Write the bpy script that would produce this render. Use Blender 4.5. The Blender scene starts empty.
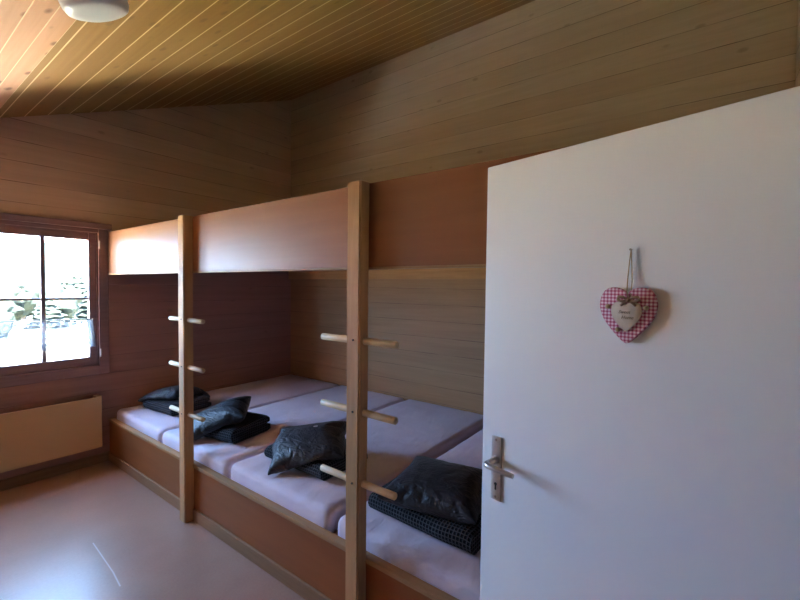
import bpy, bmesh, math, random
from mathutils import Vector, Matrix, noise
random.seed(7)
S = bpy.context.scene
C = S.collection
PI = math.pi

# ------------------------------------------------------------------ dimensions (metres)
XB = 1.362      # front plane of the bunk panels
XR = 3.368      # right wall (behind the bunk)
XL = -1.35      # left wall
YF = 4.276      # far (window) wall
YN = -0.40      # near wall with the doorway
WT = 0.24       # wall thickness
ZG = -3.2       # ground outside
def zc(x): return 2.824 + 0.413*(x-0.686)

# ------------------------------------------------------------------ object helpers
def link(name, me, mats=None, parent=None):
    o = bpy.data.objects.new(name, me); C.objects.link(o)
    if mats:
        for m in (mats if isinstance(mats, (list, tuple)) else [mats]): me.materials.append(m)
    if parent is not None: o.parent = parent
    return o
def build(name, bm, mat, parent=None, smooth=False, auto=None):
    me = bpy.data.meshes.new(name)
    bmesh.ops.recalc_face_normals(bm, faces=bm.faces[:])
    bm.to_mesh(me); bm.free()
    if smooth or auto:
        for p in me.polygons: p.use_smooth = True
    if auto: me.set_sharp_from_angle(angle=math.radians(auto))
    return link(name, me, mat, parent)
def thing(name, label, cat, loc=(0, 0, 0), group=None, rotz=0.0):
    o = bpy.data.objects.new(name, None); C.objects.link(o)
    o.empty_display_size = 0.05
    o.location = loc; o.rotation_euler = (0, 0, rotz)
    return tag(o, label, cat, group)
def tag(o, label, cat, group=None, kind=None):
    o['label'] = label; o['category'] = cat
    if group: o['group'] = group
    if kind: o['kind'] = kind
    return o
def struct(name, bm, mat, parent=None, **k):
    o = build(name, bm, mat, parent, **k)
    if parent is None: o['kind'] = 'structure'
    return o

# ------------------------------------------------------------------ mesh helpers
def box(bm, x0, x1, y0, y1, z0, z1, bev=0.0, seg=2):
    r = bmesh.ops.create_cube(bm, size=1.0)
    vs = r['verts']
    for v in vs:
        v.co = Vector((x0+(v.co.x+.5)*(x1-x0), y0+(v.co.y+.5)*(y1-y0), z0+(v.co.z+.5)*(z1-z0)))
    if bev > 0:
        es = list({e for v in vs for e in v.link_edges})
        bmesh.ops.bevel(bm, geom=es, offset=bev, segments=seg, affect='EDGES', profile=.6)
def bx(*a, **k):
    bm = bmesh.new(); box(bm, *a, **k); return bm
def prism(bm, pts, axis, a0, a1):
    """closed polygon pts (2D) extruded along axis between a0 and a1"""
    def mk(p, a):
        return Vector({'x': (a, p[0], p[1]), 'y': (p[0], a, p[1]), 'z': (p[0], p[1], a)}[axis])
    A = [bm.verts.new(mk(p, a0)) for p in pts]; B = [bm.verts.new(mk(p, a1)) for p in pts]
    bm.faces.new(A); bm.faces.new(B[::-1])
    n = len(pts)
    for i in range(n): bm.faces.new((A[i], A[(i+1) % n], B[(i+1) % n], B[i]))
def tube(bm, pts, rad, n=10, cap=True):
    """round tube through pts; rad is a number or a list"""
    pts = [Vector(p) for p in pts]
    rs = rad if isinstance(rad, (list, tuple)) else [rad]*len(pts)
    rings = []
    up = None
    for i, p in enumerate(pts):
        t = (pts[min(i+1, len(pts)-1)] - pts[max(i-1, 0)]).normalized()
        if up is None:
            up = Vector((0, 0, 1)) if abs(t.z) < .9 else Vector((1, 0, 0))
        a = t.cross(up).normalized(); up = a.cross(t).normalized()
        rings.append([bm.verts.new(p + (a*math.cos(2*PI*k/n) + up*math.sin(2*PI*k/n))*rs[i]) for k in range(n)])
    for i in range(len(rings)-1):
        for k in range(n):
            bm.faces.new((rings[i][k], rings[i][(k+1) % n], rings[i+1][(k+1) % n], rings[i+1][k]))
    if cap:
        bm.faces.new(rings[0][::-1]); bm.faces.new(rings[-1])
def lathe(bm, prof, n=48):
    """revolve (r, z) profile about z"""
    rings = []
    for r, z in prof:
        if r < 1e-6: rings.append([bm.verts.new((0, 0, z))])
        else: rings.append([bm.verts.new((r*math.cos(2*PI*k/n), r*math.sin(2*PI*k/n), z)) for k in range(n)])
    for a, b in zip(rings, rings[1:]):
        for k in range(n):
            q = [a[k % len(a)], a[(k+1) % len(a)], b[(k+1) % len(b)], b[k % len(b)]]
            u = []
            for v in q:
                if v not in u: u.append(v)
            if len(u) > 2: bm.faces.new(u)
def soft_box(bm, lo, hi, r, step, disp=None):
    """box with edges rounded by radius r, dense grid, optional displacement"""
    def coords(a, b):
        c = [a + r*t for t in (0, .18, .4, .65, 1)]
        n = max(1, int((b-a-2*r)/step))
        c += [a+r+(b-a-2*r)*i/n for i in range(1, n)]
        c += [b - r*t for t in (1, .65, .4, .18, 0)]
        return c
    cs = [coords(lo[i], hi[i]) for i in range(3)]
    vmap = {}
    def V(p):
        k = tuple(round(c, 6) for c in p)
        if k not in vmap:
            q = Vector(p)
            inn = Vector([min(max(q[i], lo[i]+r), hi[i]-r) for i in range(3)])
            d = q - inn
            if d.length > 1e-9: q = inn + d.normalized()*r
            if disp: q = disp(q)
            vmap[k] = bm.verts.new(q)
        return vmap[k]
    for ax in range(3):
        u, w = [i for i in range(3) if i != ax]
        for side in (lo[ax], hi[ax]):
            for i in range(len(cs[u])-1):
                for j in range(len(cs[w])-1):
                    f = []
                    for a, b in ((i, j), (i+1, j), (i+1, j+1), (i, j+1)):
                        p = [0, 0, 0]; p[ax] = side; p[u] = cs[u][a]; p[w] = cs[w][b]
                        f.append(V(p))
                    try: bm.faces.new(f)
                    except ValueError: pass

# ------------------------------------------------------------------ materials
class NT:
    def __init__(s, name):
        s.m = bpy.data.materials.new(name); s.m.use_nodes = True
        s.t = s.m.node_tree; s.b = s.t.nodes['Principled BSDF']; s.out = s.t.nodes['Material Output']
    def n(s, typ, **k):
        nd = s.t.nodes.new(typ)
        for a, v in k.items(): setattr(nd, a, v)
        return nd
    def l(s, a, b): s.t.links.new(a, b)
    def val(s, x, inp):
        if isinstance(x, (int, float)): inp.default_value = x
        else: s.l(x, inp)
    def math(s, op, a, b=0.0, c=0.0, clamp=False):
        nd = s.n('ShaderNodeMath', operation=op); nd.use_clamp = clamp
        for i, x in enumerate((a, b, c)): s.val(x, nd.inputs[i])
        return nd.outputs[0]
    def coord(s, kind='Object'):
        return s.n('ShaderNodeTexCoord').outputs[kind]
    def mapping(s, vec, scale=(1, 1, 1), loc=(0, 0, 0), rot=(0, 0, 0)):
        nd = s.n('ShaderNodeMapping'); s.l(vec, nd.inputs[0])
        nd.inputs['Scale'].default_value = scale; nd.inputs['Location'].default_value = loc; nd.inputs['Rotation'].default_value = rot
        return nd.outputs[0]
    def noise(s, vec, scale=5, detail=4, rough=.55, dist=0.0):
        nd = s.n('ShaderNodeTexNoise'); s.l(vec, nd.inputs['Vector'])
        nd.inputs['Scale'].default_value = scale; nd.inputs['Detail'].default_value = detail
        nd.inputs['Roughness'].default_value = rough; nd.inputs['Distortion'].default_value = dist
        return nd.outputs['Fac']
    def sep(s, vec):
        nd = s.n('ShaderNodeSeparateXYZ'); s.l(vec, nd.inputs[0]); return nd.outputs
    def comb(s, x=0., y=0., z=0.):
        nd = s.n('ShaderNodeCombineXYZ')
        for i, v in enumerate((x, y, z)): s.val(v, nd.inputs[i])
        return nd.outputs[0]
    def ramp(s, fac, stops, interp='LINEAR'):
        nd = s.n('ShaderNodeValToRGB'); s.l(fac, nd.inputs[0])
        r = nd.color_ramp; r.interpolation = interp
        while len(r.elements) < len(stops): r.elements.new(.5)
        for e, (p, c) in zip(r.elements, stops):
            e.position = p; e.color = (c, c, c, 1) if isinstance(c, (int, float)) else (*c, 1)
        return nd.outputs[0]
    def mix(s, fac, a, b, blend='MIX'):
        nd = s.n('ShaderNodeMix', data_type='RGBA', blend_type=blend)
        s.val(fac, nd.inputs[0])
        for x, i in ((a, 6), (b, 7)):
            if isinstance(x, tuple): nd.inputs[i].default_value = (*x, 1)
            else: s.l(x, nd.inputs[i])
        return nd.outputs[2]
    def color(s, c):
        if isinstance(c, tuple): s.b.inputs['Base Color'].default_value = (*c, 1)
        else: s.l(c, s.b.inputs['Base Color'])
        return s
    def set(s, **k):
        for a, v in k.items():
            s.val(v, s.b.inputs[a.replace('_', ' ')])
        return s
    def bump(s, h, strength=.3, dist=.01):
        nd = s.n('ShaderNodeBump'); s.l(h, nd.inputs['Height'])
        nd.inputs['Strength'].default_value = strength; nd.inputs['Distance'].default_value = dist
        s.l(nd.outputs[0], s.b.inputs['Normal']); return s

def mul(c, k): return tuple(x*k for x in c)

def plain(name, c, rough=.5, spec=.5, metal=0.0, bump=None):
    k = NT(name); k.color(c).set(Roughness=rough, Metallic=metal)
    k.b.inputs['Specular IOR Level'].default_value = spec
    if bump: k.bump(k.noise(k.coord(), bump[0], 4), bump[1], bump[2])
    return k.m

def wood(name, light, dark, axis='z', rough=.55, spec=.3, grain=1.0, knots=0.0, knotcol=(.12, .05, .02), seed=0.0, kscale=5.0):
    """straight grain running along axis"""
    k = NT(name); v = k.coord()
    sc = {'x': (.06, 1, 1), 'y': (1, .06, 1), 'z': (1, 1, .06)}[axis]
    v1 = k.mapping(v, sc, (seed, seed*1.7, seed*.6))
    f = k.noise(v1, 55*grain, 5, .6, .6)
    g = k.noise(v1, 12*grain, 3, .5, 1.5)
    f2 = k.math('MULTIPLY_ADD', g, .6, k.math('MULTIPLY', f, .4))
    col = k.ramp(f2, [(.32, dark), (.66, light)])
    if knots > 0:
        ks = {'x': (.45, 1, 1), 'y': (1, .45, 1), 'z': (1, 1, .45)}[axis]
        vo = k.n('ShaderNodeTexVoronoi'); vo.inputs['Scale'].default_value = kscale
        k.l(k.mapping(v, ks, (seed*2, .3, .1)), vo.inputs['Vector'])
        m = k.ramp(vo.outputs['Distance'], [(.0, knots), (.05, knots*.8), (.11, 0.0)])
        col = k.mix(m, col, knotcol)
    k.color(col).set(Roughness=rough); k.b.inputs['Specular IOR Level'].default_value = spec
    k.bump(f, .12, .002)
    return k.m

def planks(name, light, dark, gapcol, across='z', along='y', w=.15, gap=.035, rough=.6, spec=.3, var=.22, broken=.5,
           knots=.5, offset=0.0, bump=.5, upper=None):
    """boards laid side by side: stripes across one axis, grain along another"""
    k = NT(name); v = k.coord(); o = k.sep(v)
    ix = {'x': 0, 'y': 1, 'z': 2}
    t = k.math('ADD', k.math('MULTIPLY', o[ix[across]], 1.0/w), offset)
    cell = k.math('FLOOR', t); fr = k.math('FRACT', t)
    wn = k.n('ShaderNodeTexWhiteNoise', noise_dimensions='1D'); k.l(cell, wn.inputs['W'])
    rnd = wn.outputs['Value']
    sh = k.comb(k.math('MULTIPLY', rnd, 13.0), k.math('MULTIPLY', rnd, 7.0), k.math('MULTIPLY', rnd, 5.0))
    ad = k.n('ShaderNodeVectorMath', operation='ADD'); k.l(v, ad.inputs[0]); k.l(sh, ad.inputs[1])
    sc = [1, 1, 1]; sc[ix[along]] = .05
    v1 = k.mapping(ad.outputs[0], tuple(sc))
    f = k.noise(v1, 45, 5, .6, .7); g = k.noise(v1, 9, 3, .5, 1.2)
    mixf = k.math('MULTIPLY_ADD', g, .6, k.math('MULTIPLY', f, .4))
    col = k.ramp(mixf, [(.3, dark), (.68, light)])
    if upper:      # boards above a set course are paler
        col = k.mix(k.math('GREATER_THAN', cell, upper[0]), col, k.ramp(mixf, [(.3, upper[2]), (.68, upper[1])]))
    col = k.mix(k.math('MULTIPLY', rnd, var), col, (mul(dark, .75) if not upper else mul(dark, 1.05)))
    if knots:
        ks = [1, 1, 1]; ks[ix[along]] = .5
        vo = k.n('ShaderNodeTexVoronoi'); vo.inputs['Scale'].default_value = 5.0
        k.l(k.mapping(ad.outputs[0], tuple(ks)), vo.inputs['Vector'])
        m = k.ramp(vo.outputs['Distance'], [(0., knots), (.05, knots*.8), (.09, 0.)])
        col = k.mix(m, col, mul(dark, .45))
    d = k.math('MINIMUM', fr, k.math('SUBTRACT', 1.0, fr))
    gm = k.ramp(k.math('DIVIDE', d, gap), [(.35, 1.0), (1.0, 0.0)])
    if broken:
        ls = [.2, .2, .2]; ls[ix[along]] = .55
        br = k.noise(k.mapping(ad.outputs[0], tuple(ls)), 6, 2)
        gm = k.math('MULTIPLY', gm, k.ramp(br, [(.5-.22*broken, .12), (.5+.12, 1.0)]))
    col = k.mix(gm, col, gapcol)
    k.color(col).set(Roughness=rough); k.b.inputs['Specular IOR Level'].default_value = spec
    h = k.math('MULTIPLY_ADD', gm, -1.0, k.math('MULTIPLY', f, .12))
    k.bump(h, bump, .004)
    return k.m

M = {}
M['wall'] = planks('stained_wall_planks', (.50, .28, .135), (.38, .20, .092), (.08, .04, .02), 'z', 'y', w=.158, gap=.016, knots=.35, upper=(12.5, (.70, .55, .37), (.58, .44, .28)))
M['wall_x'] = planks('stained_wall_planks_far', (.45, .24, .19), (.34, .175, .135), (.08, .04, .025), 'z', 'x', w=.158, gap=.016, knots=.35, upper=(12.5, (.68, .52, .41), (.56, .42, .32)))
M['base'] = wood('baseboard_wood', (.30, .18, .10), (.20, .115, .06), 'x')
M['base_y'] = wood('skirting_wood', (.34, .19, .10), (.25, .135, .07), 'y')
M['board'] = wood('varnished_hardboard', (.31, .12, .046), (.255, .095, .035), 'y', rough=.42, spec=.5, grain=.35)
M['board_in'] = wood('brown_hardboard', (.32, .112, .036), (.26, .088, .028), 'y', rough=.5, spec=.3, grain=.35)
M['pine'] = wood('raw_pine_post', (.62, .365, .175), (.47, .255, .11), 'z', knots=.85, kscale=4.0, rough=.6)
M['rail'] = wood('pine_cap_rail', (.42, .245, .12), (.31, .17, .08), 'y', rough=.5)
M['dowel'] = wood('pale_dowel_wood', (.78, .62, .42), (.62, .46, .28), 'y', rough=.5)
M['peg'] = plain('dark_screw_head', (.06, .035, .02), .6)
M['ledger'] = wood('knotty_ledger_wood', (.58, .30, .12), (.44, .21, .08), 'y', knots=.9, kscale=4)
M['ply'] = wood('platform_plywood', (.30, .16, .09), (.22, .115, .06), 'y')
M['frame'] = wood('window_frame_wood', (.31, .195, .195), (.235, .14, .14), 'x', rough=.45)
M['white_door'] = plain('white_door_paint', (.86, .87, .875), .42, .4, bump=(90, .02, .001))
M['steel'] = plain('brushed_steel', (.62, .60, .57), .32, .5, 1.0)
M['dark_hole'] = plain('dark_keyhole', (.01, .01, .01), .6)
M['lamp'] = plain('opal_lamp_glass', (.80, .80, .76), .35, .5)
M['lamp_base'] = plain('lamp_metal', (.5, .5, .48), .4, .5, .6)
M['heater'] = plain('cream_heater_enamel', (.62, .40, .20), .45, .4, bump=(40, .03, .001))
M['heater_dark'] = plain('heater_inner', (.14, .085, .05), .6)
M['white_plastic'] = plain('white_hinge_paint', (.75, .72, .70), .4)
M['plaster'] = plain('bounce_plaster', (.84, .81, .76), .8)  # pale finish for the unseen walls, chosen to bounce fill light
M['corridor'] = plain('corridor_plaster', (.72, .66, .58), .8)
M['twine'] = plain('jute_twine', (.36, .25, .13), .9)
M['tagwood'] = wood('pale_birch_tag', (.62, .50, .40), (.52, .41, .32), 'x', grain=3)
M['ink'] = plain('brown_ink', (.10, .055, .04), .8)
M['ribbon'] = plain('brown_ribbon', (.30, .17, .09), .6)
M['bead'] = plain('wooden_bead', (.50, .33, .18), .5)
M['nail'] = plain('nail_metal', (.4, .36, .3), .4, .5, 1.0)
M['facade'] = plain('facade_render', (.55, .48, .40), .9)
M['bark'] = plain('bark', (.08, .05, .03), .9)

def ceiling_mat():
    k = NT('ceiling_boards'); v = k.coord(); o = k.sep(v)
    isf = k.math('LESS_THAN', o[0], .641)            # narrow unstained boards low down, wide stained ones above
    ta = k.math('MULTIPLY_ADD', o[0], 1/.091, -.044); tb = k.math('MULTIPLY_ADD', o[0], 1/.1415, .17)
    t = k.math('ADD', k.math('MULTIPLY', isf, ta), k.math('MULTIPLY', k.math('SUBTRACT', 1.0, isf), tb))
    cell = k.math('FLOOR', t); fr = k.math('FRACT', t)
    wn = k.n('ShaderNodeTexWhiteNoise', noise_dimensions='1D'); k.l(cell, wn.inputs['W'])
    rnd = wn.outputs['Value']
    sh = k.comb(k.math('MULTIPLY', rnd, 3.0), k.math('MULTIPLY', rnd, 9.0), 0.)
    ad = k.n('ShaderNodeVectorMath', operation='ADD'); k.l(v, ad.inputs[0]); k.l(sh, ad.inputs[1])
    v1 = k.mapping(ad.outputs[0], (1, .05, 1))
    f = k.math('MULTIPLY_ADD', k.noise(v1, 45, 5, .6, .7), .4, k.math('MULTIPLY', k.noise(v1, 9, 3, .5, 1.2), .6))
    stained = k.ramp(f, [(.3, (.315, .165, .034)), (.7, (.41, .23, .062))])
    fresh = k.ramp(f, [(.3, (.60, .31, .15)), (.7, (.74, .42, .225))])
    stained = k.mix(k.math('MULTIPLY', rnd, .3), stained, (.28, .14, .035))
    vo = k.n('ShaderNodeTexVoronoi'); vo.inputs['Scale'].default_value = 9.0
    k.l(k.mapping(ad.outputs[0], (1, .55, 1)), vo.inputs['Vector'])
    kn = k.ramp(vo.outputs['Distance'], [(0., 1.0), (.10, .9), (.20, 0.)])
    fresh = k.mix(kn, fresh, (.27, .12, .05))
    stained = k.mix(k.math('MULTIPLY', kn, .35), stained, (.12, .06, .02))
    col = k.mix(isf, stained, fresh)
    d = k.math('MINIMUM', fr, k.math('SUBTRACT', 1.0, fr))
    gm = k.ramp(d, [(.018, 1.0), (.034, 0.0)])
    col = k.mix(gm, col, (.86, .66, .36))      # bare pale tongue showing in each open joint
    k.color(col).set(Roughness=.5); k.b.inputs['Specular IOR Level'].default_value = .3
    k.bump(k.math('MULTIPLY', gm, -1.0), .3, .004)
    return k.m
M['ceiling'] = ceiling_mat()

def floor_mat():
    k = NT('pale_linoleum'); v = k.coord()
    a = k.noise(v, 70, 4, .7); b = k.noise(v, 6, 3, .5)
    col = k.ramp(k.math('MULTIPLY_ADD', a, .6, k.math('MULTIPLY', b, .4)), [(.3, (.285, .165, .122)), (.7, (.345, .21, .16))])
    # a worn scuff, bent near its end
    o = k.sep(v)
    def seg(p, q, wd):
        (x0, y0), (x1, y1) = p, q
        L = math.hypot(x1-x0, y1-y0); ux, uy = (x1-x0)/L, (y1-y0)/L
        s = k.math('ADD', k.math('MULTIPLY', o[0], ux), k.math('MULTIPLY_ADD', o[1], uy, -(x0*ux+y0*uy)))
        n = k.math('ADD', k.math('MULTIPLY', o[0], -uy), k.math('MULTIPLY_ADD', o[1], ux, x0*uy-y0*ux))
        sc = k.math('MINIMUM', k.math('MAXIMUM', s, 0.0), L)
        ds = k.math('SUBTRACT', s, sc)
        d = k.math('SQRT', k.math('ADD', k.math('MULTIPLY', n, n), k.math('MULTIPLY', ds, ds)))
        return k.ramp(k.math('DIVIDE', d, wd), [(.4, 1.0), (1.0, 0.0)])
    m = k.math('MAXIMUM', seg((.854, 2.975), (.832, 2.586), .0045), seg((.832, 2.586), (.815, 2.435), .005))
    col = k.mix(k.math('MULTIPLY', m, .30), col, (.80, .76, .74))
    k.color(col)
    k.set(Roughness=k.ramp(b, [(.3, .295), (.7, .335)])); k.b.inputs['Specular IOR Level'].default_value = .5
    return k.m
M['floor'] = floor_mat()

def sheet_mat():
    k = NT('white_bed_sheet'); v = k.coord()
    a = k.noise(v, 4, 4, .55, .4); b = k.noise(v, 260, 2)
    k.color(k.ramp(a, [(.3, (.66, .58, .70)), (.7, (.75, .67, .79))])).set(Roughness=.85)
    k.b.inputs['Sheen Weight'].default_value = .15
    w = k.noise(k.mapping(v, (1.0, 2.2, 1)), 7, 4, .55, .8)
    k.bump(k.math('MULTIPLY_ADD', w, 1.0, k.math('MULTIPLY', b, .04)), .30, .02)
    return k.m
M['sheet'] = sheet_mat()

def pillow_mat():
    k = NT('charcoal_cotton'); v = k.coord()
    a = k.noise(v, 9, 3, .5); b = k.noise(v, 400, 2)
    k.color(k.ramp(a, [(.3, (.008, .0085, .013)), (.7, (.015, .016, .024))])).set(Roughness=.47)
    k.b.inputs['Specular IOR Level'].default_value = .55
    k.b.inputs['Sheen Weight'].default_value = .05
    wr = k.noise(k.mapping(v, (1, .45, 1), rot=(0, 0, .5)), 17, 3, .5, 1.6)
    w2 = k.noise(v, 6, 2, .5, .5)
    rg = k.math('ABSOLUTE', k.math('MULTIPLY_ADD', wr, 2.0, -1.0))
    k.bump(k.math('ADD', k.math('MULTIPLY', w2, .8), k.math('MULTIPLY_ADD', rg, .45, k.math('MULTIPLY', b, .02))), 1.0, .018)
    return k.m
M['pillow'] = pillow_mat()

def waffle_mat():
    k = NT('charcoal_waffle_knit'); uv = k.sep(k.coord('UV'))
    p = .017
    def rib(x):
        s = k.math('SINE', k.math('MULTIPLY', x, 2*PI/p)); return k.math('MULTIPLY_ADD', s, .5, .5)
    a = rib(uv[0]); b = rib(uv[1])
    h = k.math('MAXIMUM', a, b)
    m = k.ramp(h, [(.72, 0.0), (.96, 1.0)])
    k.color(k.mix(m, (.010, .010, .012), (.085, .085, .095))).set(Roughness=.9)
    k.b.inputs['Specular IOR Level'].default_value = .15
    k.bump(h, .9, .006)
    return k.m
M['waffle'] = waffle_mat()

def gingham_mat():
    k = NT('red_gingham'); o = k.sep(k.coord())
    p = .0085
    def stripe(x): return k.math('GREATER_THAN', k.math('FRACT', k.math('MULTIPLY', x, 1/p)), .5)
    s = k.math('MULTIPLY', k.math('ADD', stripe(o[0]), stripe(o[1])), .5)
    k.color(k.ramp(s, [(0., (.80, .62, .66)), (.5, (.60, .22, .30)), (1., (.36, .05, .11))])).set(Roughness=.8)
    return k.m
M['gingham'] = gingham_mat()

def glass_mat():
    k = NT('window_glass'); t = k.t
    tr = k.n('ShaderNodeBsdfTransparent'); tr.inputs[0].default_value = (.97, .985, .98, 1)
    gl = k.n('ShaderNodeBsdfGlossy'); gl.inputs['Roughness'].default_value = .02
    mx = k.n('ShaderNodeMixShader'); mx.inputs[0].default_value = .05
    k.l(tr.outputs[0], mx.inputs[1]); k.l(gl.outputs[0], mx.inputs[2]); k.l(mx.outputs[0], k.out.inputs['Surface'])
    return k.m
M['glass'] = glass_mat()

def lace_mat():
    k = NT('white_lace'); uv = k.sep(k.coord('UV'))   # u metres along, v 0 (rod) .. 1 (hem)
    u, v = uv[0], uv[1]
    sq = k.math('GREATER_THAN', k.math('SINE', k.math('MULTIPLY', u, 2*PI/.052)), -.1)
    band1 = k.math('MULTIPLY', sq, k.math('MULTIPLY', k.math('GREATER_THAN', v, .10), k.math('LESS_THAN', v, .20)))
    nz = k.noise(k.comb(k.math('MULTIPLY', u, 34.), k.math('MULTIPLY', v, 9.), 0.), 1.0, 3, .5, 1.0)
    band2 = k.math('MULTIPLY', k.math('GREATER_THAN', nz, .5), k.math('MULTIPLY', k.math('GREATER_THAN', v, .42), k.math('LESS_THAN', v, .62)))
    sc = k.math('GREATER_THAN', k.math('SINE', k.math('MULTIPLY', u, 2*PI/.035)), .2)
    band3 = k.math('MULTIPLY', sc, k.math('MULTIPLY', k.math('GREATER_THAN', v, .78), k.math('LESS_THAN', v, .88)))
    dense = k.math('MAXIMUM', band1, k.math('MAXIMUM', band2, band3))
    alpha = k.math('MAXIMUM', k.math('MULTIPLY_ADD', dense, .62, .35), k.math('GREATER_THAN', u, .675))
    tr = k.n('ShaderNodeBsdfTransparent'); tl = k.n('ShaderNodeBsdfTranslucent'); df = k.n('ShaderNodeBsdfDiffuse')
    tl.inputs[0].default_value = (.06, .062, .07, 1); df.inputs[0].default_value = (.80, .80, .82, 1)
    m1 = k.n('ShaderNodeMixShader'); m1.inputs[0].default_value = .9
    k.l(df.outputs[0], m1.inputs[1]); k.l(tl.outputs[0], m1.inputs[2])
    m2 = k.n('ShaderNodeMixShader'); k.l(alpha, m2.inputs[0])
    k.l(tr.outputs[0], m2.inputs[1]); k.l(m1.outputs[0], m2.inputs[2]); k.l(m2.outputs[0], k.out.inputs['Surface'])
    return k.m
M['lace'] = lace_mat()

def ground_mat():
    k = NT('snowy_ground'); v = k.coord(); o = k.sep(v)
    a = k.noise(v, .25, 4); 
    patch = k.math('MULTIPLY', k.ramp(a, [(.48, 0.), (.56, 1.)]), k.ramp(k.math('DIVIDE', o[1], 200.), [(.10, 0.), (.16, 1.)]))
    far = k.ramp(k.math('DIVIDE', o[1], 100.), [(.106, 0.), (.114, 1.)])     # unseen pale strip added to bounce sun onto the ceiling, then dry meadow
    col = k.mix(far, (.52, .50, .47), k.mix(a, (.20, .19, .13), (.29, .27, .19)))
    k.color(col).set(Roughness=.9)
    return k.m
M['ground'] = ground_mat()
M['dark_strip'] = plain('dark_ground_strip', (.07, .065, .06), .9, .2, bump=(30, .5, .02))
M['meadow'] = plain('dry_meadow', (.20, .21, .12), .95)
M['hill'] = plain('hazy_forest', (.010, .0135, .0135), 1.0, 0.0)
M['tree'] = plain('conifer_green', (.011, .015, .012), .9, .1)

# ------------------------------------------------------------------ THE SETTING
WX0, WX1, WZ0, WZ1 = -0.27, 1.30, 0.865, 2.045      # window opening
bm = bmesh.new()
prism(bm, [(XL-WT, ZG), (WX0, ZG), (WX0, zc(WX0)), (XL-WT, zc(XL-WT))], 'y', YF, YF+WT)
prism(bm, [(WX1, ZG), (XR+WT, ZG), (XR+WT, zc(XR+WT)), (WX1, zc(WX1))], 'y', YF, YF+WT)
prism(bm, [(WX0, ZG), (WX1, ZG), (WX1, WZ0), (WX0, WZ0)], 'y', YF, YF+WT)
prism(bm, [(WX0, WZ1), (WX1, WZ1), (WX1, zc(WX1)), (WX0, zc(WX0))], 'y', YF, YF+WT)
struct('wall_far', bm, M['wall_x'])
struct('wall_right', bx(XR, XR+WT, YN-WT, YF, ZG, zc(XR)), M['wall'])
struct('wall_left', bx(XL-WT, XL, YN-WT, YF, ZG, zc(XL-WT)), M['plaster'])
DX0, DX1, DZ = 0.14, 1.035, 2.01
bm = bmesh.new()
for a, b, lo in ((XL, DX0, ZG), (DX1, XR, ZG), (DX0, DX1, DZ)):
    prism(bm, [(a, lo), (b, lo), (b, zc(b)), (a, zc(a))], 'y', YN-WT, YN)
struct('wall_near', bm, M['plaster'])  # unseen wall, kept pale to throw neutral light back on the far wall
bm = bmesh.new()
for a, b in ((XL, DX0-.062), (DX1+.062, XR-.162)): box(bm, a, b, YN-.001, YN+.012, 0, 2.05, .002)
struct('trim_3', bm, M['wall_x'])  # unseen dark cladding added to cut bounce light low down
struct('trim_4', bx(XL-.001, XL+.012, YN+.013, YF-.001, .087, 2.0, .002), M['wall'])  # same added dark cladding on the unseen left wall
struct('trim_2', bx(XR-.16, XR-.001, YN-.001, YN+.02, 0, zc(XR-.16)-.001, .003), M['wall'])  # corner board added to cover the pale bounce wall in view
struct('floor', bx(XL, XR, YN-2.2, YF, -.2, 0), M['floor'])
bm = bmesh.new()
a, b = XL-.7, XR+.55
prism(bm, [(a, zc(a)), (b, zc(b)), (b, zc(b)+.24), (a, zc(a)+.24)], 'y', YN-.9, YF+.55)
struct('ceiling', bm, M['ceiling'])
# corridor behind the doorway the camera looks out of
bm = bmesh.new()
y0, y1 = YN-2.2, YN-WT
box(bm, -.75, -.65, y0, y1, 0, 2.5); box(bm, 1.85, 1.95, y0, y1, 0, 2.5)
box(bm, -.75, 1.95, y0-.1, y0, 0, 2.5); box(bm, -.75, 1.95, y0-.1, y1, 2.5, 2.6)
struct('wall_corridor', bm, M['corridor'])
bm = bmesh.new()
box(bm, DX0-.06, DX0, YN-.001, YN+.018, 0, DZ+.06, .003); box(bm, DX1, DX1+.06, YN-.001, YN+.018, 0, DZ+.06, .003)
box(bm, DX0, DX1, YN-.001, YN+.018, DZ, DZ+.06, .003)
struct('trim_1', bm, M['frame'])
struct('baseboard_far', bx(XL, XB-.002, YF-.018, YF, 0, .085, .004), M['base'])
struct('baseboard_left', bx(XL, XL+.018, YN, YF-.018, 0, .085, .004), M['base_y'])

# window: casing, two sashes each with glazing bars and one pane
win = bpy.data.objects.new('window_1', None); C.objects.link(win); win['kind'] = 'structure'
win.location = ((WX0+WX1)/2, YF, WZ0)
wi = Matrix.Translation(-win.location)
def wpart(name, bm, mat, parent=win, **k):
    bmesh.ops.transform(bm, matrix=wi, verts=bm.verts[:])
    return build(name, bm, mat, parent, **k)
bm = bmesh.new()
box(bm, WX0-.065, WX0+.01, YF-.022, YF+.001, .795, 2.066, .004); box(bm, WX1-.01, WX1+.063, YF-.022, YF+.001, .795, 2.066, .004)
box(bm, WX0+.01, WX1-.01, YF-.022, YF+.001, .795, WZ0+.012, .004); box(bm, WX0+.01, WX1-.01, YF-.022, YF+.001, WZ1-.012, 2.066, .004)
wpart('casing', bm, M['frame'])
wpart('head_board', bx(WX0-.085, WX1+.085, YF-.045, YF, 2.066, 2.116, .005), M['frame'])
bm = bmesh.new()    # jamb lining
box(bm, WX0, WX0+.02, YF-.001, YF+WT, WZ0, WZ1); box(bm, WX1-.02, WX1, YF-.001, YF+WT, WZ0, WZ1)
box(bm, WX0, WX1, YF-.001, YF+WT, WZ0, WZ0+.02); box(bm, WX0, WX1, YF-.001, YF+WT, WZ1-.02, WZ1)
wpart('jamb_lining', bm, M['frame'])
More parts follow.
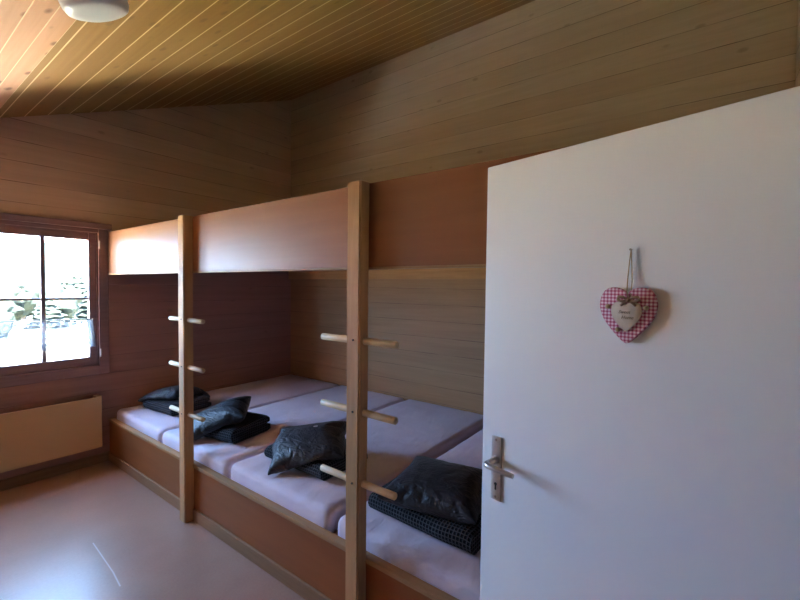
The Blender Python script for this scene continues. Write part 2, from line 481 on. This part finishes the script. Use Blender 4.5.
for sx0, sx1 in ((WX0+.02, .513), (.517, WX1-.02)):
    g0, g1, gz0, gz1 = sx0+.062, sx1-.062, .952, 1.966
    if sx1 > 1: g1 = 1.224
    bm = bmesh.new()
    box(bm, sx0, g0, YF+.002, YF+.052, WZ0+.02, WZ1-.02, .005); box(bm, g1, sx1, YF+.002, YF+.052, WZ0+.02, WZ1-.02, .005)
    box(bm, g0, g1, YF+.002, YF+.052, WZ0+.02, gz0, .005); box(bm, g0, g1, YF+.002, YF+.052, gz1, WZ1-.02, .005)
    s = wpart('sash', bm, M['frame'])
    mx = (g0+g1)/2 if sx1 < 1 else .921
    bm = bmesh.new()
    box(bm, mx-.014, mx+.014, YF+.012, YF+.044, gz0, gz1, .003)
    box(bm, g0, mx-.014, YF+.014, YF+.042, 1.452, 1.470, .003); box(bm, mx+.014, g1, YF+.014, YF+.042, 1.452, 1.470, .003)
    p = build('glazing_bars', bm, M['frame'], s); bmesh_shift = [setattr(v, 'co', v.co-Vector(win.location)) for v in p.data.vertices]
    bm = bx(g0-.004, g1+.004, YF+.026, YF+.030, gz0-.004, gz1+.004)
    p = build('pane', bm, M['glass'], s); bmesh_shift = [setattr(v, 'co', v.co-Vector(win.location)) for v in p.data.vertices]
for hz in (.985, 1.93):
    bm = bmesh.new(); tube(bm, [(1.296, YF-.028, hz-.035), (1.296, YF-.028, hz+.035)], .006, 10)
    h = wpart('hinge', bm, M['white_plastic'], smooth=False); h['label'] = 'white hinge pin'
bm = bmesh.new(); box(bm, .505, .525, YF-.012, YF+.002, 1.38, 1.46, .003); tube(bm, [(.515, YF-.012, 1.42), (.515, YF-.045, 1.42), (.515, YF-.045, 1.33)], .007, 8)
wpart('latch_handle', bm, M['steel'])

# ------------------------------------------------------------------ outside
bm = bmesh.new()
bmesh.ops.create_grid(bm, x_segments=60, y_segments=60, size=1)
for v in bm.verts:
    x, y = v.co.x*120+20, 4.6+(v.co.y+1)*50
    z = ZG + max(0, y-34)*.022 + .4*noise.noise(Vector((x*.06, y*.06, 0)))*min(1, max(0, (y-12)/15))
    v.co = (x, y, z)
struct('ground', bm, M['ground'], smooth=True)
struct('ground_dark_strip', bx(-30, 60, 4.6, 8.35, ZG-.1, ZG+.03), M['dark_strip'])  # unseen dark strip added so the ceiling stays dim near the window wall
def ridge(name, y, z_fn, mat, x0=-160, x1=260, depth=60, n=120):
    bm = bmesh.new(); rows = []
    for j in range(9):
        t = j/8
        row = []
        for i in range(n+1):
            x = x0+(x1-x0)*i/n
            h = z_fn(x)
            yy = y + depth*t
            z = ZG - 2 + (h-ZG+2)*math.sin(t*PI/2)**.9 + 1.6*noise.noise(Vector((x*.09, yy*.09, 3)))*t*(1 if j < 8 else .5)
            row.append(bm.verts.new((x, yy, z)))
        rows.append(row)
    for a, b in zip(rows, rows[1:]):
        for i in range(n): bm.faces.new((a[i], a[i+1], b[i+1], b[i]))
    return struct(name, bm, mat, smooth=True)
# distant wooded mountain
ridge('hill_mountain', 150, lambda x: 13 + .16*max(-30, min(x, 120)) + 3*noise.noise(Vector((x*.03, 1, 0))), M['hill'], depth=120, x0=12)

def leafy(x, y, h, w, z0, label, seed):
    t = thing('leafy_tree', label, 'tree', (x, y, z0), 'trees beyond the window')
    bm = bmesh.new(); tube(bm, [(0, 0, 0), (0, 0, h*.6)], [w*.07, w*.04], 8); build('trunk', bm, M['bark'], t)
    rnd = random.Random(seed); bm = bmesh.new()
    for k in range(7):
        a = k*2.4; r = w*.24 if k else 0; c = Vector((r*math.cos(a), r*math.sin(a), h*(.42+.07*k)))
        g = bmesh.ops.create_icosphere(bm, subdivisions=3, radius=w*(.34-.018*k), matrix=Matrix.Translation(c))
        for v in g['verts']: v.co += (v.co-c)*.45*noise.noise(v.co*(5/w)+Vector((seed, 0, 0)))
    build('crown', bm, M['tree'], t)
def conifer(x, y, h, w, z0, label, seed):
    t = thing('conifer_tree', label, 'tree', (x, y, z0), 'trees beyond the window')
    bm = bmesh.new(); tube(bm, [(0, 0, 0), (0, 0, h*.9)], [w*.09, w*.02], 8); build('trunk', bm, M['bark'], t)
    rnd = random.Random(seed); bm = bmesh.new(); tiers = 9
    for i in range(tiers):
        f = i/(tiers-1); z = h*(.10+.80*f); r = w*.5*(1-f)**.8+.06*w; n = 18
        top = bm.verts.new((0, 0, z+h*.17)); ring = []
        for k in range(n):
            a = 2*PI*k/n+rnd.random()*.2; rr = r*(.72+.5*rnd.random() if k % 2 else 1.0)
            ring.append(bm.verts.new((rr*math.cos(a), rr*math.sin(a), z-h*.05*rnd.random())))
        for k in range(n): bm.faces.new((top, ring[k], ring[(k+1) % n]))
        bm.faces.new(ring[::-1])
    build('branches', bm, M['tree'], t)
# each tree stands on the slope outside
def at_ground(y): return ZG + max(0, y-34)*.022 - .25
trees = [(6.6, 44, 2.6, 2.3), (7.6, 50, 2.8, 2.4), (8.9, 53.5, 3.4, 2.6), (11.2, 60, 4.3, 3.4), (11.0, 50, 3.8, 3.3), (12.6, 52, 4.2, 3.4),
         (15.0, 60, 5.6, 3.6), (17.6, 66, 6.4, 3.8), (16.0, 55, 5.4, 3.2)]
for i, (x, y, h, w) in enumerate(trees):
    if i in (0, 1, 2, 3, 5): leafy(x, y, h, w, at_ground(y), 'blurred round green tree outside beyond the bright window', i)
    else: conifer(x, y, h, w, at_ground(y), 'blurred pointed green tree outside beyond the bright window', i)

# ------------------------------------------------------------------ DOOR (stands open into the room)
DE = Vector((1.2272, .5745, 0)); dd = Vector((-.22375, -.97465, 0)); dn = Vector((-.97465, .22375, 0))
DM = Matrix(((dd.x, 0, dn.x, DE.x), (dd.y, 0, dn.y, DE.y), (0, 1, 0, 0), (0, 0, 0, 1)))   # local x along leaf, y up, z out of its face
door = bpy.data.objects.new('door_1', None); C.objects.link(door); door.matrix_world = DM
tag(door, 'white painted room door standing open in front of the bunk', 'door', kind='structure')
build('door_leaf', bx(0, .925, .008, 1.983, -.040, 0, .004, 3), M['white_door'], door, auto=40)
pl = build('lever_plate', bx(.041, .077, .926, 1.130, -.001, .006, .0015), M['steel'], door, auto=40)
pl['label'] = 'long steel backplate'
bm = bmesh.new()
for s, z in ((.059, 1.119), (.059, .937)):
    r = bmesh.ops.create_cone(bm, cap_ends=True, segments=14, radius1=.004, radius2=.004, depth=.002)
    for v in r['verts']: v.co += Vector((s, z, .0064))
build('screw', bm, M['nail'], pl)
bm = bmesh.new(); tube(bm, [(.059, .978, .0055), (.059, .978, .0070)], .0052, 14); box(bm, .0562, .0618, .959, .976, .0055, .0070)
build('keyhole', bm, M['dark_hole'], pl)
bm = bmesh.new()
tube(bm, [(.059, 1.055, .005), (.059, 1.055, .020)], .0125, 20)
tube(bm, [(.059, 1.055, .018), (.059, 1.055, .045), (.062, 1.055, .056), (.072, 1.055, .061), (.10, 1.054, .060), (.138, 1.052, .057), (.156, 1.051, .055)],
     [.0105, .0105, .0105, .0098, .0085, .0082, .0070], 16)
h = build('lever_handle', bm, M['steel'], door, auto=50)
h['label'] = 'steel lever'
for z in (.25, 1.72):
    bm = bmesh.new(); tube(bm, [(.927, z-.045, -.002), (.927, z+.045, -.002)], .008, 12); build('hinge', bm, M['steel'], door)

# ---- heart on its nail
HS, HZ = .435, 1.537
hm = DM @ Matrix.Translation((HS, HZ, 0))
def heart2d(n, w, h):
    K = [(-.12, .90), (0, .79), (.12, .90), (.34, .985), (.60, .985), (.83, .86), (.975, .56), (.985, .22), (.86, -.14), (.60, -.50), (.32, -.80), (.11, -.985), (0, -1.03)]
    half = []
    K = K + [(-.11, -.985)]
    m = n//2
    for i in range(m):
        t = i/m*11; j = min(int(t), 10); f = t-j
        p0, p1, p2, p3 = (Vector(K[j+q]) for q in range(4))
        half.append(.5*((2*p1)+(p2-p0)*f+(2*p0-5*p1+4*p2-p3)*f*f+(3*p1-p0-3*p2+p3)*f**3))
    half.append(Vector(K[12]))
    pts = half + [Vector((-q.x, q.y)) for q in half[-2:0:-1]]
    return [(q.x*w/2, q.y*h/2) for q in pts]
def heart_mesh(w, h, z0, z1, bev):
    bm = bmesh.new(); n = 96
    P = heart2d(n, w, h); Q = heart2d(n, w-2*bev, h-2*bev)
    loops = [[bm.verts.new((x, y, z)) for x, y in L] for L, z in ((Q, z0), (P, z0+bev), (P, z1-bev), (Q, z1))]
    for a, b in zip(loops, loops[1:]):
        for i in range(n): bm.faces.new((a[i], a[(i+1) % n], b[(i+1) % n], b[i]))
    bm.faces.new(loops[0][::-1]); bm.faces.new(loops[-1])
    return bm
heart = bpy.data.objects.new('hanging_heart', None); C.objects.link(heart); heart.matrix_world = hm
tag(heart, 'red gingham heart decoration hanging by twine on the white door', 'decoration')
build('fabric_heart', heart_mesh(.129, .133, .002, .015, .003), M['gingham'], heart, auto=50)
tg = build('wooden_heart', heart_mesh(.069, .070, .017, .021, .001), M['tagwood'], heart, auto=50)
tg['label'] = 'small pale wooden heart reading Sweet Home'
for v in tg.data.vertices: v.co.x += .001; v.co.y -= .003
def lettering(txt, x, y, size):
    cu = bpy.data.curves.new('lettering', 'FONT'); cu.body = txt; cu.size = size; cu.shear = .35; cu.align_x = 'CENTER'; cu.extrude = .0003
    tmp = bpy.data.objects.new('lettering_curve', cu); C.objects.link(tmp)
    me = bpy.data.meshes.new_from_object(tmp.evaluated_get(bpy.context.evaluated_depsgraph_get()))
    bpy.data.objects.remove(tmp); me.materials.clear()
    o = link('lettering', me, M['ink'], tg); o.location = (x, y, .0213)
    return o
lettering('Sweet', -.003, .004, .0108); lettering('Home', .004, -.009, .0108)
bm = bmesh.new()
top = (.003, .158, .006)
tube(bm, [top, (.000, .12, .007), (-.002, .085, .008), (-.001, .055, .013), (.005, .036, .020)], .0013, 6)
tube(bm, [top, (.006, .12, .007), (.008, .085, .008), (.009, .055, .013), (.007, .036, .020)], .0013, 6)
build('twine_loop', bm, M['twine'], heart, smooth=True)
bm = bmesh.new()
for sgn in (-1, 1):
    tube(bm, [(0, .037, .034), (sgn*.010, .044, .040), (sgn*.021, .045, .038), (sgn*.024, .038, .036), (sgn*.014, .034, .037), (0, .036, .035)],
         [.002, .0035, .004, .004, .0035, .002], 8)
    tube(bm, [(0, .037, .036), (sgn*.010, .030, .037), (sgn*.017, .024, .036)], [.002, .003, .003], 8)
bmesh.ops.create_uvsphere(bm, u_segments=12, v_segments=8, radius=.005, matrix=Matrix.Translation((0, .037, .038)))
bmesh.ops.translate(bm, vec=(.006, -.001, -.014), verts=bm.verts[:])
build('bow', bm, M['ribbon'], heart, smooth=True)
for x, y in ((-.042, .019), (.044, .019), (-.017, -.036)):
    bm = bmesh.new(); bmesh.ops.create_uvsphere(bm, u_segments=14, v_segments=10, radius=.006, matrix=Matrix.Translation((x, y, .0185)))
    build('bead', bm, M['bead'], heart, smooth=True)
nl = bpy.data.objects.new('nail', bpy.data.meshes.new('nail')); C.objects.link(nl); nl.matrix_world = DM @ Matrix.Translation((HS+.003, HZ+.1575, 0))
bm = bmesh.new(); tube(bm, [(0, 0, -.006), (0, 0, .010)], .0012, 8); tube(bm, [(0, 0, .009), (0, 0, .0105)], .0028, 10)
bm.to_mesh(nl.data); bm.free(); nl.data.materials.append(M['nail'])
tag(nl, 'tiny nail in the white door holding the heart twine', 'nail')

# ------------------------------------------------------------------ BUNK (fixed, runs the length of the right wall)
bunk = thing('bunk_bed', 'long built-in wooden double-deck bunk along the right wall', 'bunk bed', (XB, 2.0, 0))
bi = Vector(bunk.location)
def bp(name, bm, mat, parent=None, **k):
    bmesh.ops.translate(bm, vec=-bi, verts=bm.verts[:])
    return build(name, bm, mat, parent or bunk, **k)
Y1, Y0 = YF-.003, YN+.01
J = (2.782, 1.227)        # panel joints behind the posts
for a, b in ((J[0]+.001, Y1), (J[1]+.001, J[0]-.001), (Y0, J[1]-.001)):
    bp('guard_panel', bx(XB, XB+.022, a, b, 1.682, 2.048, .003), M['board'])
    bp('base_panel', bx(XB, XB+.022, a, b, .0, .358, .002), M['board_in'])
bp('cap_rail', bx(XB-.010, XB+.034, Y0, Y1, .358, .381, .004), M['rail'])
bm = bmesh.new()
for a, b in ((2.823, Y1-.002), (1.268, 2.741), (Y0, 1.186)): box(bm, XB-.014, XB, a, b, 0, .078, .003)
bp('skirting', bm, M['base_y'])
bp('edge_strip', bx(XB-.004, XB+.026, Y0, Y1, 1.672, 1.682, .002), M['rail'])
bp('front_beam', bx(XB+.023, XB+.06, Y0, Y1, 1.70, 1.80), M['ply'])
bp('ledger_board', bx(XR-.036, XR-.002, Y0, Y1, 1.672, 1.80, .003), M['ledger'])
bp('upper_platform', bx(XB+.023, XR-.002, Y0, Y1, 1.80, 1.82), M['ply'])
bp('lower_platform', bx(XB+.023, XR-.002, Y0, Y1, .30, .325), M['ply'])
for y in (2.782, 1.227):
    bm = bx(1.298, XB-.0005, y-.039, y+.039, 0, 2.047)
    bmesh.ops.subdivide_edges(bm, edges=[e for e in bm.edges if abs((e.verts[0].co-e.verts[1].co).z) > 1], cuts=30)
    bmesh.ops.bevel(bm, geom=[e for e in bm.edges if abs((e.verts[0].co-e.verts[1].co).normalized().z) > .9 and e.is_manifold
                              and abs(e.calc_face_angle(0)) > .5], offset=.006, segments=2, affect='EDGES')
    for v in bm.verts:
        q = v.co
        v.co.y += .0022*noise.noise(Vector((q.x*9, y*7, q.z*3.1))) + .0012*noise.noise(Vector((q.x*40, q.y*40, q.z*11)))
        if q.x < 1.33: v.co.x += .0016*noise.noise(Vector((q.y*40, y, q.z*6)))
    post = bp('post', bm, M['pine'])
    post.name = 'post'
    for z in (.726, 1.043, 1.358):
        bm = bmesh.new(); r = .0158; yl = y+.006
        tube(bm, [(1.334, yl-.223, z), (1.334, yl-.220, z), (1.334, yl-.10, z), (1.334, yl, z+.001), (1.334, yl+.10, z), (1.334, yl+.220, z), (1.334, yl+.223, z)],
             [r*.80, r*.97, r, r*1.02, r, r*.97, r*.80], 18)
        bp('rung', bm, M['dowel'], post, auto=50)
        bm = bmesh.new(); tube(bm, [(1.2945, y-.004, z+.006), (1.300, y-.004, z+.006)], .0045, 12)
        bp('peg', bm, M['peg'], post)

# ------------------------------------------------------------------ MATTRESSES
def mattress(y0, y1, ztop, label, seed, x0=1.402):
    t = bpy.data.objects.new('mattress', None)
    def disp(q):
        lx = q.x; ly = q.y
        z = q.z
        if q.z > .36:
            ex = min(lx-x0, XR-.006-lx, .25)/.25; ey = min(ly-y0, y1-ly, .2)/.2
            e = max(0, min(ex, 1))*max(0, min(ey, 1))
            z += .012*e + .006*noise.noise(Vector((lx*2.2+seed, ly*2.8, seed)))*e
            z += .0028*noise.noise(Vector((lx*5+seed, ly*16, 2)))
            # sheet gathered at the front edge
            fr = max(0, 1-(lx-x0)/.35)
            z += .0035*fr*math.sin(ly*46+3*noise.noise(Vector((lx*4, ly*3, seed))))
        dy = .006*noise.noise(Vector((lx*3, 4+seed, q.z*4)))
        dx = .008*noise.noise(Vector((ly*4, seed, q.z*6))) if lx < x0+.1 else 0
        return Vector((q.x+dx, q.y+dy, z))
    bm = bmesh.new()
    soft_box(bm, (x0, y0, .326), (XR-.006, y1, ztop), .042, .035, disp)
    c = Vector(((x0+XR)/2, (y0+y1)/2, .326))
    bmesh.ops.translate(bm, vec=-c, verts=bm.verts[:])
    o = build('mattress', bm, M['sheet'], smooth=True); o.location = c
    tag(o, label, 'mattress', 'mattresses on the lower bunk')
    bpy.data.objects.remove(t)
mattress(3.362, 4.262, .458, 'sheeted mattress at the window end of the lower bunk', 1.3)
mattress(2.420, 3.335, .462, 'second sheeted mattress from the window, behind the far post', 4.1)
mattress(1.480, 2.392, .468, 'lilac-white mattress between the two posts, with pillow leaning on folded blanket', 7.7)
mattress(.560, 1.440, .455, 'nearest visible mattress, beside the white door edge', 9.2)
mattress(-.375, .530, .455, 'mattress at the near end, hidden behind the open white door', 12.6)

# ------------------------------------------------------------------ BLANKETS AND PILLOWS
def blanket(cx, cy, z, L, D, T, rot, label, seed):
    """folded blanket: two folded layers; its rounded fold faces local -x, its length runs along y"""
    th = T*.47
    zc1, zc2 = th/2, T-th/2
    path = []
    n = 9
    xf = -D/2 + T/2
    for i in range(n): path.append((D/2 - (D/2-xf)*i/(n-1), zc1))
    rr = (zc2-zc1)/2
    for i in range(1, 8):
        a = -PI/2 - PI*i/8; path.append((xf+rr*math.cos(a)*1.0, (zc1+zc2)/2 + rr*math.sin(a)))
    for i in range(n): path.append((xf + (D/2-.012-xf)*i/(n-1), zc2))
    # offset both sides to a closed profile
    out, inn = [], []
    for i, p in enumerate(path):
        a = Vector(path[max(i-1, 0)]); b = Vector(path[min(i+1, len(path)-1)]); t = (b-a).normalized(); nn = Vector((-t.y, t.x))
        h = th/2*.985
        if i in (0, len(path)-1): h *= .6
        out.append(Vector(p)-nn*h); inn.append(Vector(p)+nn*h)
    prof = out + inn[::-1]
    s = [0]
    for a, b in zip(prof, prof[1:]): s.append(s[-1]+(b-a).length)
    bm = bmesh.new(); uvl = bm.loops.layers.uv.new('UVMap'); rows = []
    ny = 22
    for j in range(ny+1):
        f = j/ny; y = -L/2+L*f
        e = min(f, 1-f)*L
        sq = 1 - .22*max(0, 1-e/.03)**2
        row = []
        for i, p in enumerate(prof):
            w = Vector((p.x + .006*noise.noise(Vector((p.x*6, y*7, seed))) , y + .008*noise.noise(Vector((p.x*7, p.y*20, seed+y*.5))), 0))
            zz = T/2+(p.y-T/2)*sq if p.y > T/2 else p.y
            zz *= 1 + .28*(p.x/D+.5)
            zz += (.006*noise.noise(Vector((p.x*8, y*8, seed+5))))*(p.y/T)
            row.append(bm.verts.new((w.x, w.y, max(0.0005, zz))))
        rows.append(row)
    m = len(prof)
    for j in range(ny):
        for i in range(m):
            k = (i+1) % m
            f = bm.faces.new((rows[j][i], rows[j][k], rows[j+1][k], rows[j+1][i]))
            for lp, (uu, jj) in zip(f.loops, ((s[i], j), (s[i]+.01 if k == 0 else s[k], j), (s[i]+.01 if k == 0 else s[k], j+1), (s[i], j+1))):
                lp[uvl].uv = (uu, -L/2+L*jj/ny)
    for row in (rows[0], rows[-1]):
        for i in range(m//2-1):
            f = bm.faces.new((row[i], row[i+1], row[m-2-i], row[m-1-i]))
            for lp in f.loops: lp[uvl].uv = (lp.vert.co.x, lp.vert.co.z)
    o = build('folded_blanket', bm, M['waffle'], smooth=True, auto=70)
    o.location = (cx, cy, z); o.rotation_euler = (0, 0, rot)
    tag(o, label, 'blanket', 'folded waffle blankets on the mattresses')
    return o

def pillow_flat(W, H, nx, ny):
    """closed two-sided sheet, W along local y, H along local x"""
    bm = bmesh.new()
    top, bot = {}, {}
    for i in range(nx+1):
        for j in range(ny+1):
            x = -H/2+H*i/nx; y = -W/2+W*j/ny
            edge = i in (0, nx) or j in (0, ny)
            u = 2*i/nx-1; w = 2*j/ny-1
            z = .012*(1-u*u)*(1-w*w)
            top[i, j] = bm.verts.new((x, y, z))
            bot[i, j] = top[i, j] if edge else bm.verts.new((x, y, -z))
    for i in range(nx):
        for j in range(ny):
            bm.faces.new((top[i, j], top[i+1, j], top[i+1, j+1], top[i, j+1]))
            bm.faces.new((bot[i, j], bot[i, j+1], bot[i+1, j+1], bot[i+1, j]))
    return bm

BL = [  # cx, cy, z, length, depth, thickness, rot
    (1.75, 3.83, .470, .44, .38, .085, .10, 'dark folded blanket on the mattress nearest the window', 1.1),
    (1.705, 2.86, .474, .42, .38, .095, .17, 'dark folded blanket under the pillow just right of the far post', 2.2),
    (1.765, 1.985, .480, .53, .40, .085, .0, 'dark waffle blanket under the pillow left of the near post', 3.3),
    (1.725, 1.04, .468, .58, .40, .085, -.02, 'dark waffle folded blanket beside the white door edge', 4.4),
]
PW = [  # x, y, z start, W, H, rot, tilt about y, tilt about x, label
    (1.78, 3.92, .61, .46, .42, .30, -.05, .0, 'charcoal pillow on the mattress nearest the window', 1),
    (1.665, 2.92, .63, .46, .42, .85, -.10, .05, 'charcoal pillow just right of the far post', 2),
    (1.735, 1.99, .63, .46, .44, .68, -.12, -.05, 'charcoal pillow left of the near post', 3),
    (1.735, 1.03, .63, .47, .42, .16, -.12, .0, 'charcoal pillow beside the white door edge', 4),
]
blankets = [blanket(*a) for a in BL]
def add_pillows():
    deps = []
    # collision surfaces while the pillows settle
    cols = blankets + [o for o in C.objects if o.name.startswith('mattress')]
    for o in cols:
        m = o.modifiers.new('col', 'COLLISION'); o.collision.thickness_outer = .004; o.collision.cloth_friction = 40
    ps = []
    for (x, y, z, W, H, rot, ty, tx, label, seed) in PW:
        bm = pillow_flat(W, H, 38, 44)
        o = build('pillow', bm, M['pillow'], smooth=True)
        R = Matrix.Rotation(rot, 4, 'Z') @ Matrix.Rotation(ty, 4, 'Y') @ Matrix.Rotation(tx, 4, 'X')
        for v in o.data.vertices:
            n = Vector((v.co.x*5, v.co.y*5, seed*3.3))
            v.co.z += .010*noise.noise(n)
        o.data.transform(R); o.location = (x, y, z)
        m = o.modifiers.new('cl', 'CLOTH'); cs = m.settings
        cs.quality = 7; cs.mass = .09; cs.tension_stiffness = 12; cs.compression_stiffness = 12; cs.shear_stiffness = 4; cs.bending_stiffness = .12
        cs.use_pressure = True; cs.uniform_pressure_force = (13, 14, 12, 13)[seed-1]; cs.shrink_min = -.10; cs.air_damping = 2
        m.collision_settings.distance_min = .004; m.collision_settings.use_self_collision = False
        m.point_cache.frame_start = 1; m.point_cache.frame_end = 60
        tag(o, label, 'pillow', 'charcoal pillows on the blankets')
        ps.append(o)
    for f in range(1, 46): S.frame_set(f)
    dg = bpy.context.evaluated_depsgraph_get()
    for o in ps:
        me = bpy.data.meshes.new_from_object(o.evaluated_get(dg))
        o.modifiers.clear(); old = o.data; o.data = me; bpy.data.meshes.remove(old)
        for p in me.polygons: p.use_smooth = True
        zs = [v.co.z for v in me.vertices]
        c = Vector((sum(v.co.x for v in me.vertices)/len(me.vertices), sum(v.co.y for v in me.vertices)/len(me.vertices), min(zs)))
        me.transform(Matrix.Translation(-c)); o.location = o.location + c
        sb = o.modifiers.new('sub', 'SUBSURF'); sb.levels = 1; sb.render_levels = 1
    for o in cols: o.modifiers.clear()
    S.frame_set(1)
    # sewn-in white label on the two near pillows
    NX, NY = 38, 44
    for o, fi, fj in ((ps[2], .62, .42), (ps[3], .50, .45)):
        def idx(i, j):
            n = 0
            for a in range(NX+1):
                for b in range(NY+1):
                    if (a, b) == (i, j): return n
                    n += 1 if (a in (0, NX) or b in (0, NY)) else 2
        i, j = int(fi*NX), int(fj*NY)
        V = [o.data.vertices[idx(a, b)].co.copy() for a, b in ((i, j), (i, j+2), (i+1, j))]
        ey = (V[1]-V[0]).normalized(); ez = (V[2]-V[0]).cross(V[1]-V[0]).normalized()
        if ez.z < 0: ez = -ez
        ex = ey.cross(ez)
        bm = bx(-.004, .004, -.013, .013, -.002, .0045, .001)
        bmesh.ops.transform(bm, matrix=Matrix(((ex.x, ey.x, ez.x, V[0].x), (ex.y, ey.y, ez.y, V[0].y), (ex.z, ey.z, ez.z, V[0].z), (0, 0, 0, 1))), verts=bm.verts[:])
        tgp = build('care_tag', bm, M['white_plastic'], o); tgp['label'] = 'small white sewn-in label'
add_pillows()

# ------------------------------------------------------------------ HEATER UNDER THE WINDOW
ht = thing('panel_heater', 'cream flat panel heater on the wall under the window', 'heater', (.46, YF-.06, .17))
hi = Vector(ht.location)
def hp(name, bm, mat):
    bmesh.ops.translate(bm, vec=-hi, verts=bm.verts[:]); return build(name, bm, mat, ht)
hp('front_panel', bx(-.36, 1.276, YF-.105, YF-.085, .172, .612, .004), M['heater'])
hp('end_cap', bx(1.232, 1.277, YF-.100, YF-.03, .172, .622, .004), M['heater'])
hp('end_cap', bx(-.361, -.316, YF-.100, YF-.03, .172, .622, .004), M['heater'])
hp('convector_core', bx(-.31, 1.23, YF-.084, YF-.035, .185, .598), M['heater_dark'])
for x in (-.1, 1.02): hp('wall_bracket', bx(x, x+.04, YF-.036, YF-.002, .25, .55), M['heater_dark'])

# ------------------------------------------------------------------ CURTAIN
bm = bmesh.new(); tube(bm, [(.50, YF-.030, 1.300), (1.252, YF-.030, 1.284)], .0045, 10)
for x in (.515, 1.24): tube(bm, [(x, YF-.030, 1.30-.016*(x-.5)/.75), (x, YF+.004, 1.30-.016*(x-.5)/.75)], .004, 8)
tag(build('curtain_rod', bm, M['nail'], smooth=True), 'thin curtain rod across the window', 'curtain rod')
bm = bmesh.new(); uvl = bm.loops.layers.uv.new('UVMap'); nx, nz = 150, 14; g = {}
for i in range(nx+1):
    for j in range(nz+1):
        u = i/nx; v = j/nz; x = .53+(1.236-.53)*u + .018*v*u
        g[i, j] = bm.verts.new((x, YF-.036-.010*v-(.006+.006*v)*math.sin(u*2*PI*11+.6*math.sin(u*9)), 1.305-.016*u - .245*v - .004*math.sin(u*50)*v))
for i in range(nx):
    for j in range(nz):
        f = bm.faces.new((g[i, j], g[i+1, j], g[i+1, j+1], g[i, j+1]))
        for lp, (a, b) in zip(f.loops, ((i, j), (i+1, j), (i+1, j+1), (i, j+1))): lp[uvl].uv = (a/nx*.72, b/nz)
cu = build('lace_curtain', bm, M['lace'], smooth=True)
tag(cu, 'short white lace curtain hanging across the lower window', 'curtain')

# ------------------------------------------------------------------ CEILING LAMP
lx, ly = .583, 2.005
th = math.atan(.413)
lamp = thing('ceiling_lamp', 'round white ceiling lamp on the sloping boards, switched off', 'lamp', (lx, ly, zc(lx)))
lamp.rotation_euler = (0, -th, 0)
bm = bmesh.new(); lathe(bm, [(0, 0), (.10, 0), (.10, -.02), (0, -.02)]); build('mount_plate', bm, M['lamp_base'], lamp, auto=40)
bm = bmesh.new(); lathe(bm, [(.102, -.012), (.114, -.014), (.121, -.03), (.118, -.075), (.110, -.092), (.090, -.100), (.06, -.104), (0, -.105)])
build('glass_shade', bm, M['lamp'], lamp, smooth=True)

# ------------------------------------------------------------------ LIGHT
sun = bpy.data.lights.new('sun', 'SUN'); sun.energy = 410; sun.angle = .02; sun.color = (1, .95, .86)
so = bpy.data.objects.new('sun', sun); C.objects.link(so)
so.rotation_euler = Vector((.25, 1.0, -1.95)).to_track_quat('-Z', 'Y').to_euler()
W = bpy.data.worlds.new('sky'); S.world = W; W.use_nodes = True
bg = W.node_tree.nodes['Background']; bg.inputs[0].default_value = (.33, .57, 1.0, 1); bg.inputs[1].default_value = 47
pt = bpy.data.lights.new('window_portal', 'AREA'); pt.shape = 'RECTANGLE'; pt.size = WX1-WX0; pt.size_y = WZ1-WZ0
pt.cycles.is_portal = True
po = bpy.data.objects.new('window_portal', pt); C.objects.link(po)
po.location = ((WX0+WX1)/2, YF+WT+.01, (WZ0+WZ1)/2); po.rotation_euler = (-PI/2, 0, 0)

# ------------------------------------------------------------------ CAMERA
f, yaw, pitch, roll = 409.75, .9281, -.0337, .0117
fw = Vector((math.sin(yaw)*math.cos(pitch), math.cos(yaw)*math.cos(pitch), math.sin(pitch)))
r = Vector((math.cos(yaw), -math.sin(yaw), 0)); u = r.cross(fw)
r2 = r*math.cos(roll)+u*math.sin(roll); u2 = -r*math.sin(roll)+u*math.cos(roll)
cam = bpy.data.cameras.new('camera'); cam.sensor_width = 36; cam.lens = 36*f/800; cam.clip_start = .02; cam.clip_end = 1000
co = bpy.data.objects.new('camera', cam); C.objects.link(co)
co.matrix_world = Matrix(((r2.x, u2.x, -fw.x, 0), (r2.y, u2.y, -fw.y, 0), (r2.z, u2.z, -fw.z, 1.6), (0, 0, 0, 1)))
S.camera = co

vs = S.view_settings
vs.view_transform = 'Standard'; vs.look = 'None'; vs.gamma = 1; vs.use_curve_mapping = False; vs.exposure = 0.18
S.cycles.use_denoising = True
S.cycles.max_bounces = 14; S.cycles.diffuse_bounces = 8; S.cycles.glossy_bounces = 4; S.cycles.transparent_max_bounces = 12
S.cycles.sample_clamp_indirect = 0
